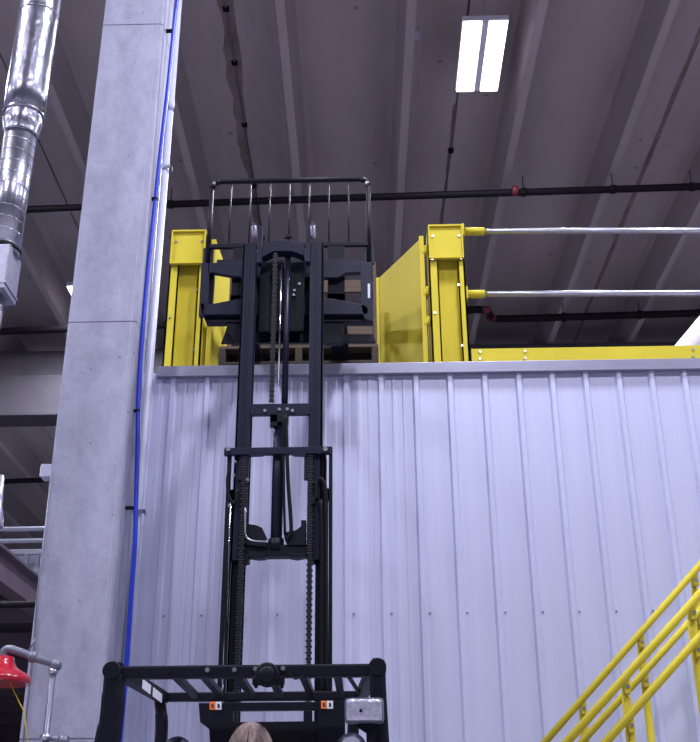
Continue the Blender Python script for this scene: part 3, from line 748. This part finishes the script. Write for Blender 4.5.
# backup alarm
c = P(267, 674.5, GR-.05); ry = c.y
al = MB().lathe((c.x, GR-.0, c.z), (0, -1, 0), [(0, .036), (.02, .042), (.05, .044), (.058, .040), (.0585, .033), (.05, .030), (.0495, .001)][:5], 28).build('backup_alarm', 'rubber', fk)
MB().lathe((c.x, GR-.0585, c.z), (0, -1, 0), [(0, .030), (.003, .028), (.006, .02), (.008, .0)], 24).build('speaker_cone', 'black', al)
zz0, zz1 = ZZ(267, 677, 686, GR); b = MB().box(P(253, 680, GR).x, P(285, 680, GR).x, GR-.03, GR-.004, zz0, zz1, .005)
for x in (256, 282): p = P(x, 686.5, GR-.02); b.sphere(p, .007)
b.build('alarm_bracket', 'black', al)
b = MB().tube(curve_pts([P(284, 676, GR-.01), P(290, 674, GR-.02), P(295, 679, GR-.02), P(303, 676, GR-.005)], 6), .003, 8); b.build('alarm_cable', 'rubber', al)
# work light on right rear leg
WL = GR-.1
xa_, xb2_ = RX(344.5, 384, 710, WL); z0, z1 = ZZ(364, 697, 722.5, WL)
wl = MB().box(xa_, xb2_, WL+.006, WL+.07, z0, z1, .016).build('work_light', 'greypipe', fk)
MB().box(xa_+.005, xb2_-.005, WL-.004, WL+.012, z0+.005, z1-.005, .012).build('lens', 'lens', wl)
MB().sphere(((xa_+xb2_)/2-.012, WL-.004, (z0+z1)/2-.003), .006).build('bulb', 'rubber', wl)
b = MB(); c = P(366, 724, WL); b.prism([P(355, 726, WL+.03), P(361, 722.5, WL+.03), P(373, 722.5, WL+.03), P(376, 728, WL+.03), P(368, 734, WL+.03), P(361, 729, WL+.03)], (0, .03, 0))
e = P(370, 760, WL); b.box(e.x-.012, e.x+.012, WL+.04, WL+.06, e.z-.1, c.z); b.box(e.x-.012, xgr-.01, WL+.04, GR+.02, e.z-.1, e.z-.07); b.build('light_bracket', 'black', wl)
c = P(351.5, 747, WL)
ml = MB().sphere(c, .050, (1.05, 1, .95), 20).build('rear_lamp', 'navy', fk)
MB().tube([(c.x, WL-.045, c.z-.005), (c.x, WL-.055, c.z-.005)], .035, 20).build('lens', 'lens', ml)
MB().box(c.x-.01, P(372, 745, WL).x, WL+.03, WL+.05, c.z-.01, c.z+.01).build('lamp_arm', 'black', ml)
c = P(177, 750, GF-.1); ml = MB().sphere(c, .062, (1., .8, .9), 20).build('side_mirror', 'navy', fk)
MB().box(xfl+.0, c.x, c.y-.01, GF+.02, c.z-.02, c.z+.0).build('mirror_arm', 'black', ml)
# front structure behind the guard, at the mast foot
FY = 5.08
bx('mast_tie_bar', 'black', 220, 333, 706, FY, 702, 710, 278, .05)
plate('mast_bracket', [(198.5, 703), (222, 702.5), (233, 702.5), (233, 745), (210, 745), (209, 729), (200, 722)], FY-.01, .04, 'black')
plate('mast_bracket', [(318, 701.5), (345, 700), (345, 745), (318, 745)], FY-.01, .04, 'black')
plate('mast_bracket', [(303.5, 710), (312, 710), (312, 722), (303.5, 722)], FY, .04, 'black')
plate('dash_panel', [(232, 722), (322, 721), (322, 775), (232, 775)], FY+.0, .05, 'rubber')
for x, y in ((209.5, 701.8), (321, 700.8)):
    plate('warning_label', [(x, y), (x+6, y), (x+6, y+8), (x, y+8)], FY-.014, .003, 'orange')['label'] = 'orange square label'
    plate('pictogram', [(x+1.5, y+2.2), (x+4, y+1.8), (x+4.6, y+5.6), (x+2, y+6)], FY-.016, .001, 'redpaint')
    plate('warning_label', [(x+6, y), (x+12, y), (x+12, y+8), (x+6, y+8)], FY-.014, .003, 'white')['label'] = 'white square label'
    plate('pictogram', [(x+8, y+2), (x+10, y+2), (x+10.3, y+6), (x+8, y+6)], FY-.016, .001, 'rubber')
# body below the frame
bxl, bxr = xgl+.02, xgr-.02; bc = (bxl+bxr)/2
MB().box(bxl, bxr, 3.9, 4.35, .22, .98, .08).build('counterweight', 'black', fk)
MB().box(bxl+.04, bxr-.04, 4.35, 5.0, .25, .55, .03).build('chassis', 'black', fk)
MB().box(bc-.36, bc+.36, 4.2, 4.72, .55, .92, .04).build('engine_cover', 'rubber', fk)
MB().box(bxl+.12, bxr-.12, 4.98, 5.14, .3, 1.15, .03).build('front_cowl', 'black', fk)
st = MB().box(bc-.23, bc+.23, 4.25, 4.66, .92, 1.03, .04).build('seat', 'rubber', fk)
MB().box(bc-.22, bc+.22, 4.20, 4.28, 1.0, 1.45, .035).build('backrest', 'rubber', fk)
for x in (bxl+.0, bxr-.0):
    for y, r in ((4.15, .2), (5.05, .27)):
        w_ = MB().tube([(x-.08, y, r), (x+.08, y, r)], r, 28).build('wheel', 'rubber', fk)
        MB().tube([(x-.085, y, r), (x+.085, y, r)], r*.5, 20).build('hub', 'greypipe', w_)
MB().tube([(bc-.0, 5.0, 1.1), (bc-.0, 4.9, 1.3)], .02, 10).build('steering_column', 'black', fk)
b = MB(); b.tube([(bc+.15*math.cos(a), 4.88+.05*math.sin(a), 1.31+.13*math.sin(a)) for a in [2*PI*k/24 for k in range(25)]], .012, 8); b.build('steering_wheel', 'rubber', fk)
MB().box(bxl+.15, bxr-.15, MY+.02, MY+.1, .15, .3, .01).build('mast_foot', 'black', fk)

# ================================================================== PERSON (driver)
hc = P(252, 741, 4.47); hx, hz = hc.x, P(250.5, 724.5, 4.47).z-.130
def skin_body(name, verts, edges, radii, m, parent=None, sub=2):
    me = bpy.data.meshes.new(name); me.from_pydata(verts, edges, []); o = bpy.data.objects.new(name, me); C.objects.link(o)
    me.materials.append(M[m]); sm = o.modifiers.new('skin', 'SKIN'); sm.use_smooth_shade = True
    for v, r in zip(me.skin_vertices[0].data, radii): v.radius = r if isinstance(r, tuple) else (r, r)
    me.skin_vertices[0].data[0].use_root = True
    ss = o.modifiers.new('sub', 'SUBSURF'); ss.levels = sub; ss.render_levels = sub
    if parent: o.parent = parent; o.matrix_parent_inverse = Matrix.Translation(-world_loc(parent))
    return o
person = thing('person', 'person with brown hair driving the forklift, seen from behind', 'person', (hx, 4.45, 1.03))
sz = 1.10; ny = 4.44
V = [(hx, ny-.02, sz), (hx, ny-.03, sz+.22), (hx, ny-.03, hz-.24), (hx, ny-.01, hz-.12), (hx, ny+.01, hz-.02)]
E = [(0, 1), (1, 2), (2, 3), (3, 4)]; Rr = [(.14, .11), (.14, .10), (.13, .085), (.05, .05), (.06, .065)]
for s in (-1, 1):
    i = len(V)
    V += [(hx+s*.17, ny-.03, hz-.27), (hx+s*.22, ny+.06, hz-.50), (hx+s*.13, ny+.30, hz-.56)]
    E += [(2, i), (i, i+1), (i+1, i+2)]; Rr += [.055, .042, .030]
    j = len(V)
    V += [(hx+s*.09, ny+.04, sz-.01), (hx+s*.11, ny+.40, sz+.02), (hx+s*.11, ny+.44, sz-.36), (hx+s*.11, ny+.54, sz-.42)]
    E += [(0, j), (j, j+1), (j+1, j+2), (j+2, j+3)]; Rr += [.085, .06, .045, .04]
body = skin_body('clothed_body', V, E, Rr, 'shirt', person)
# hands
for s in (-1, 1):
    base = Vector((hx+s*.13, ny+.32, hz-.565)); V = [tuple(base), tuple(base+Vector((-s*.01, .07, .01)))]; E = [(0, 1)]; Rr = [.022, .026]
    for k in range(4):
        o_ = base+Vector((-s*.01+(k-1.5)*.02, .085, .012)); i = len(V); L_ = (.03, .036, .033, .026)[k]
        V += [tuple(o_), tuple(o_+Vector((0, L_, -.004))), tuple(o_+Vector((0, L_+.008, -.03)))]; E += [(1, i), (i, i+1), (i+1, i+2)]; Rr += [.009, .008, .007]
    i = len(V); V += [tuple(base+Vector((-s*.035, .03, .0))), tuple(base+Vector((-s*.05, .065, -.01)))]; E += [(0, i), (i, i+1)]; Rr += [.011, .009]
    skin_body('hand', V, E, Rr, 'skin', person)
# head with face towards the mast
b = MB(); b.sphere((hx, ny+.01, hz), .1, (.78, .95, 1.15), 28); b.sphere((hx, ny+.035, hz-.06), .065, (.85, .9, .9), 20)
b.prism([(hx-.014, ny+.095, hz-.035), (hx+.014, ny+.095, hz-.035), (hx, ny+.095, hz+.015)], (0, .028, -.006))
hd = b.build('head', 'skin', person)
for s in (-1, 1):
    MB().sphere((hx+s*.08, ny+.01, hz-.01), .025, (.4, .8, 1.2)).build('ear', 'skin', hd)
    MB().sphere((hx+s*.03, ny+.095, hz+.005), .011).build('eye', 'white', hd)
MB().sphere((hx, ny+.094, hz-.06), .022, (1, .3, .3)).build('mouth', 'redpaint', hd)
# hair: cap plus strand locks
b = MB(); b.sphere((hx, ny-.012, hz+.012), .106, (.80, .96, 1.08), 32); b.sphere((hx, ny-.04, hz-.05), .085, (.82, .8, 1.1), 24)
rs = random.Random(3)
for k in range(90):
    a = rs.uniform(-PI*.95, -PI*.05) if k % 3 else rs.uniform(-PI, PI)
    pts = []
    for j in range(7):
        e = 1.5-j*.27
        rr = .1075+.002*rs.random()
        aa = a+.05*math.sin(j)
        pts.append((hx+rr*.80*math.cos(e)*math.cos(aa), ny-.012+rr*.97*math.cos(e)*math.sin(aa), hz+.012+rr*1.09*math.sin(e)))
    b.tube(pts, [.004, .006, .006, .006, .006, .005, .002], 5)
b.build('hair', 'hair', person)

# ================================================================== SAFETY SHOWER
SY = 5.3
sh = thing('safety_shower', 'red bell safety shower on grey pipe in front of the column', 'shower', (P(50, 742, SY).x, SY, 0))
xv_ = P(51, 690, SY).x; ztop = P(54, 664, SY).z
b = MB().tube([(xv_, SY, 0.0), (xv_, SY, ztop)], .0165, 14); b.build('riser_pipe', 'greypipe', sh)
b = MB().tube([(xv_, SY, .0), (xv_, SY, .015)], .07, 20); b.build('base_flange', 'greypipe', sh)
e1 = P(57, 666, SY); e0 = P(10, 650, SY-.0)
el = (e1-e0).normalized()
b = MB().tube(curve_pts([(xv_, SY, ztop-.03), (xv_+.002, SY, ztop+.0), (P(50, 662.5, SY)), P(36, 658, SY), P(18, 651.5, SY), P(8, 649, SY), P(3.5, 653, SY), P(3, 660, SY)], 5), .0195, 14); b.build('arm_pipe', 'greypipe', sh)
for q in ((56, 665.5), (33, 657)):
    c = P(*q, SY); MB().sphere(c, .029).build('elbow', 'greypipe', sh)
c = P(54, 671.5, SY); MB().tube([(c.x-.004, SY, c.z-.012), (c.x-.004, SY, c.z+.012)], .024, 14).build('collar', 'steel', sh)
a, e = P(28, 651, SY), P(36.5, 638, SY); MB().tube([a, e], .0045, 8).build('lever', 'greypipe', sh)
b = MB(); hx_ = P(3, 660, SY).x; zt = P(3, 657, SY).z; zb = P(3, 684, SY).z; hh = zt-zb; rb_ = P(30, 682, SY).x-hx_
prf = [(0, rb_*.36), (hh*.20, rb_*.40), (hh*.36, rb_*.48), (hh*.5, rb_*.64), (hh*.62, rb_*.84), (hh*.72, rb_*.95), (hh*.78, rb_*.985), (hh*.80, rb_), (hh*.99, rb_*1.0), (hh*1., rb_*.97)]
b.lathe((hx_, SY, zt), (0, 0, -1), prf, 36); b.build('shower_bell', 'red', sh)
a, e = P(10, 683, SY), P(24, 712, SY); MB().tube([a, e, P(30, 760, SY)], .003, 6).build('pull_cord', 'yellow', sh)
c = P(48, 737.5, SY); b = MB().tube([(xv_, SY-.0, c.z-.012), (xv_, SY, c.z+.014)], .026, 14); b.build('clamp', 'steel', sh)
a, e = P(48, 738, SY), P(68, 741, SY); b = MB().tube([a, e], .012, 10); b.tube([P(58, 741, SY), P(68, 741.5, SY)], .026, 12); b.build('valve', 'greypipe', sh)
# cable down the left edge of the column
t = thing('thin_cable', 'thin grey cable down the left edge of the concrete column', 'cable', (xl+.02, CYF-.01, 0))
xcb = P(28, 700, CYF-.01).x
MB().tube([(xcb, CYF-.008, .0), (xcb, CYF-.008, P(30, 650, CYF).z), (xl+.012, CYF-.008, P(36, 600, CYF).z), (xl+.01, CYF-.008, P(50, 470, CYF).z)], .004, 6).build('cable', 'greypipe', t)

# ================================================================== YELLOW STAIR
def stair_rail(Y, top, mid, posts, brks, label, r=.0185, pr=.021):
    t = thing('stair_railing', label, 'railing', (P(top[0][0], 742, Y).x, Y, 0), 'yellow stair railings')
    def ext(pa, pb, l0=.22, l1=.6):
        a, b_ = P(*pa, Y), P(*pb, Y); v = (b_-a).normalized(); return a-v*l0, b_+v*l1
    ta_, tb = ext(*top); ma, mb = ext(*mid)
    MB().tube([ta_, tb], r, 14).build('handrail', 'yellow', t)
    MB().tube([ma, mb], r, 14).build('midrail', 'yellow', t)
    for (x, y) in posts:
        p = P(x, y, Y+.045)
        b = MB().tube([(p.x, Y+.045, 0), (p.x, Y+.045, p.z-.01), (p.x, Y+.045, p.z)], [pr, pr, pr*.6], 14); b.build('post', 'yellow', t)
        for (A_, B_) in ((ta_, tb), (ma, mb)):
            f = (p.x-A_.x)/(B_.x-A_.x); q = A_.lerp(B_, f)
            if q.z > p.z+.2 or q.z < 0: continue
            k = MB().box(q.x-.014, q.x+.014, Y-.004, Y+.06, q.z-.075, q.z-.01, .005); kk = k.build('rail_bracket', 'yellow', t)
            MB().tube([(q.x, Y-.005, q.z-.045), (q.x, Y-.012, q.z-.045)], .009, 10).build('bolt', 'steel', kk)
    return t
stair_rail(5.55, ((545, 742), (700, 565)), ((582, 742), (694, 617)), [(582.5, 712), (640.5, 647), (694.5, 588)], None, 'farther yellow stair railing next to the corrugated wall', .0175, .019)
stair_rail(4.9, ((567, 742), (702, 591.5)), ((606, 742), (694, 643)), [(626, 696), (691.5, 620)], None, 'nearer yellow stair railing at the bottom right corner', .0185, .021)
# stair stringers and treads below frame (x-z direction follows the rails)
sA, sB = P(563.6, 742, 4.9), P(700, 588.5, 4.9); sl = (sB.z-sA.z)/(sB.x-sA.x)
st = thing('yellow_staircase', 'yellow staircase climbing right beneath the two railings', 'staircase', (sA.x, 5.2, 0))
xs = .56
zl = sA.z-.95-(sA.x-xs)*sl
MB().box(.3, xs, 4.96, 5.57, zl-.04, zl).build('landing', 'greypipe', st)
for x in (.32, xs-.06):
    for y in (4.98, 5.5): MB().box(x, x+.05, y, y+.05, 0, zl-.041).build('landing_leg', 'yellow', st)
for Y in (4.9, 5.55):
    MB().prism([(xs, Y+.03, zl-.28), (xs, Y+.03, zl), (xs+3.2, Y+.03, zl+3.2*sl), (xs+3.2, Y+.03, zl+3.2*sl-.3)], (0, .02, 0)).build('stringer', 'yellow', st)
k = 1
while k*.2 < 3.1*sl:
    x = xs+k*.2/sl; MB().box(x-.11, x+.11, 4.951, 5.579, zl+k*.2-.1, zl+k*.2-.07).build('tread', 'greypipe', st); k += 1

# ================================================================== view
sc_ = bpy.context.scene
sc_.view_settings.view_transform = 'Standard'; sc_.view_settings.look = 'None'; sc_.view_settings.gamma = 1
sc_.view_settings.use_curve_mapping = False; sc_.view_settings.exposure = 0.0
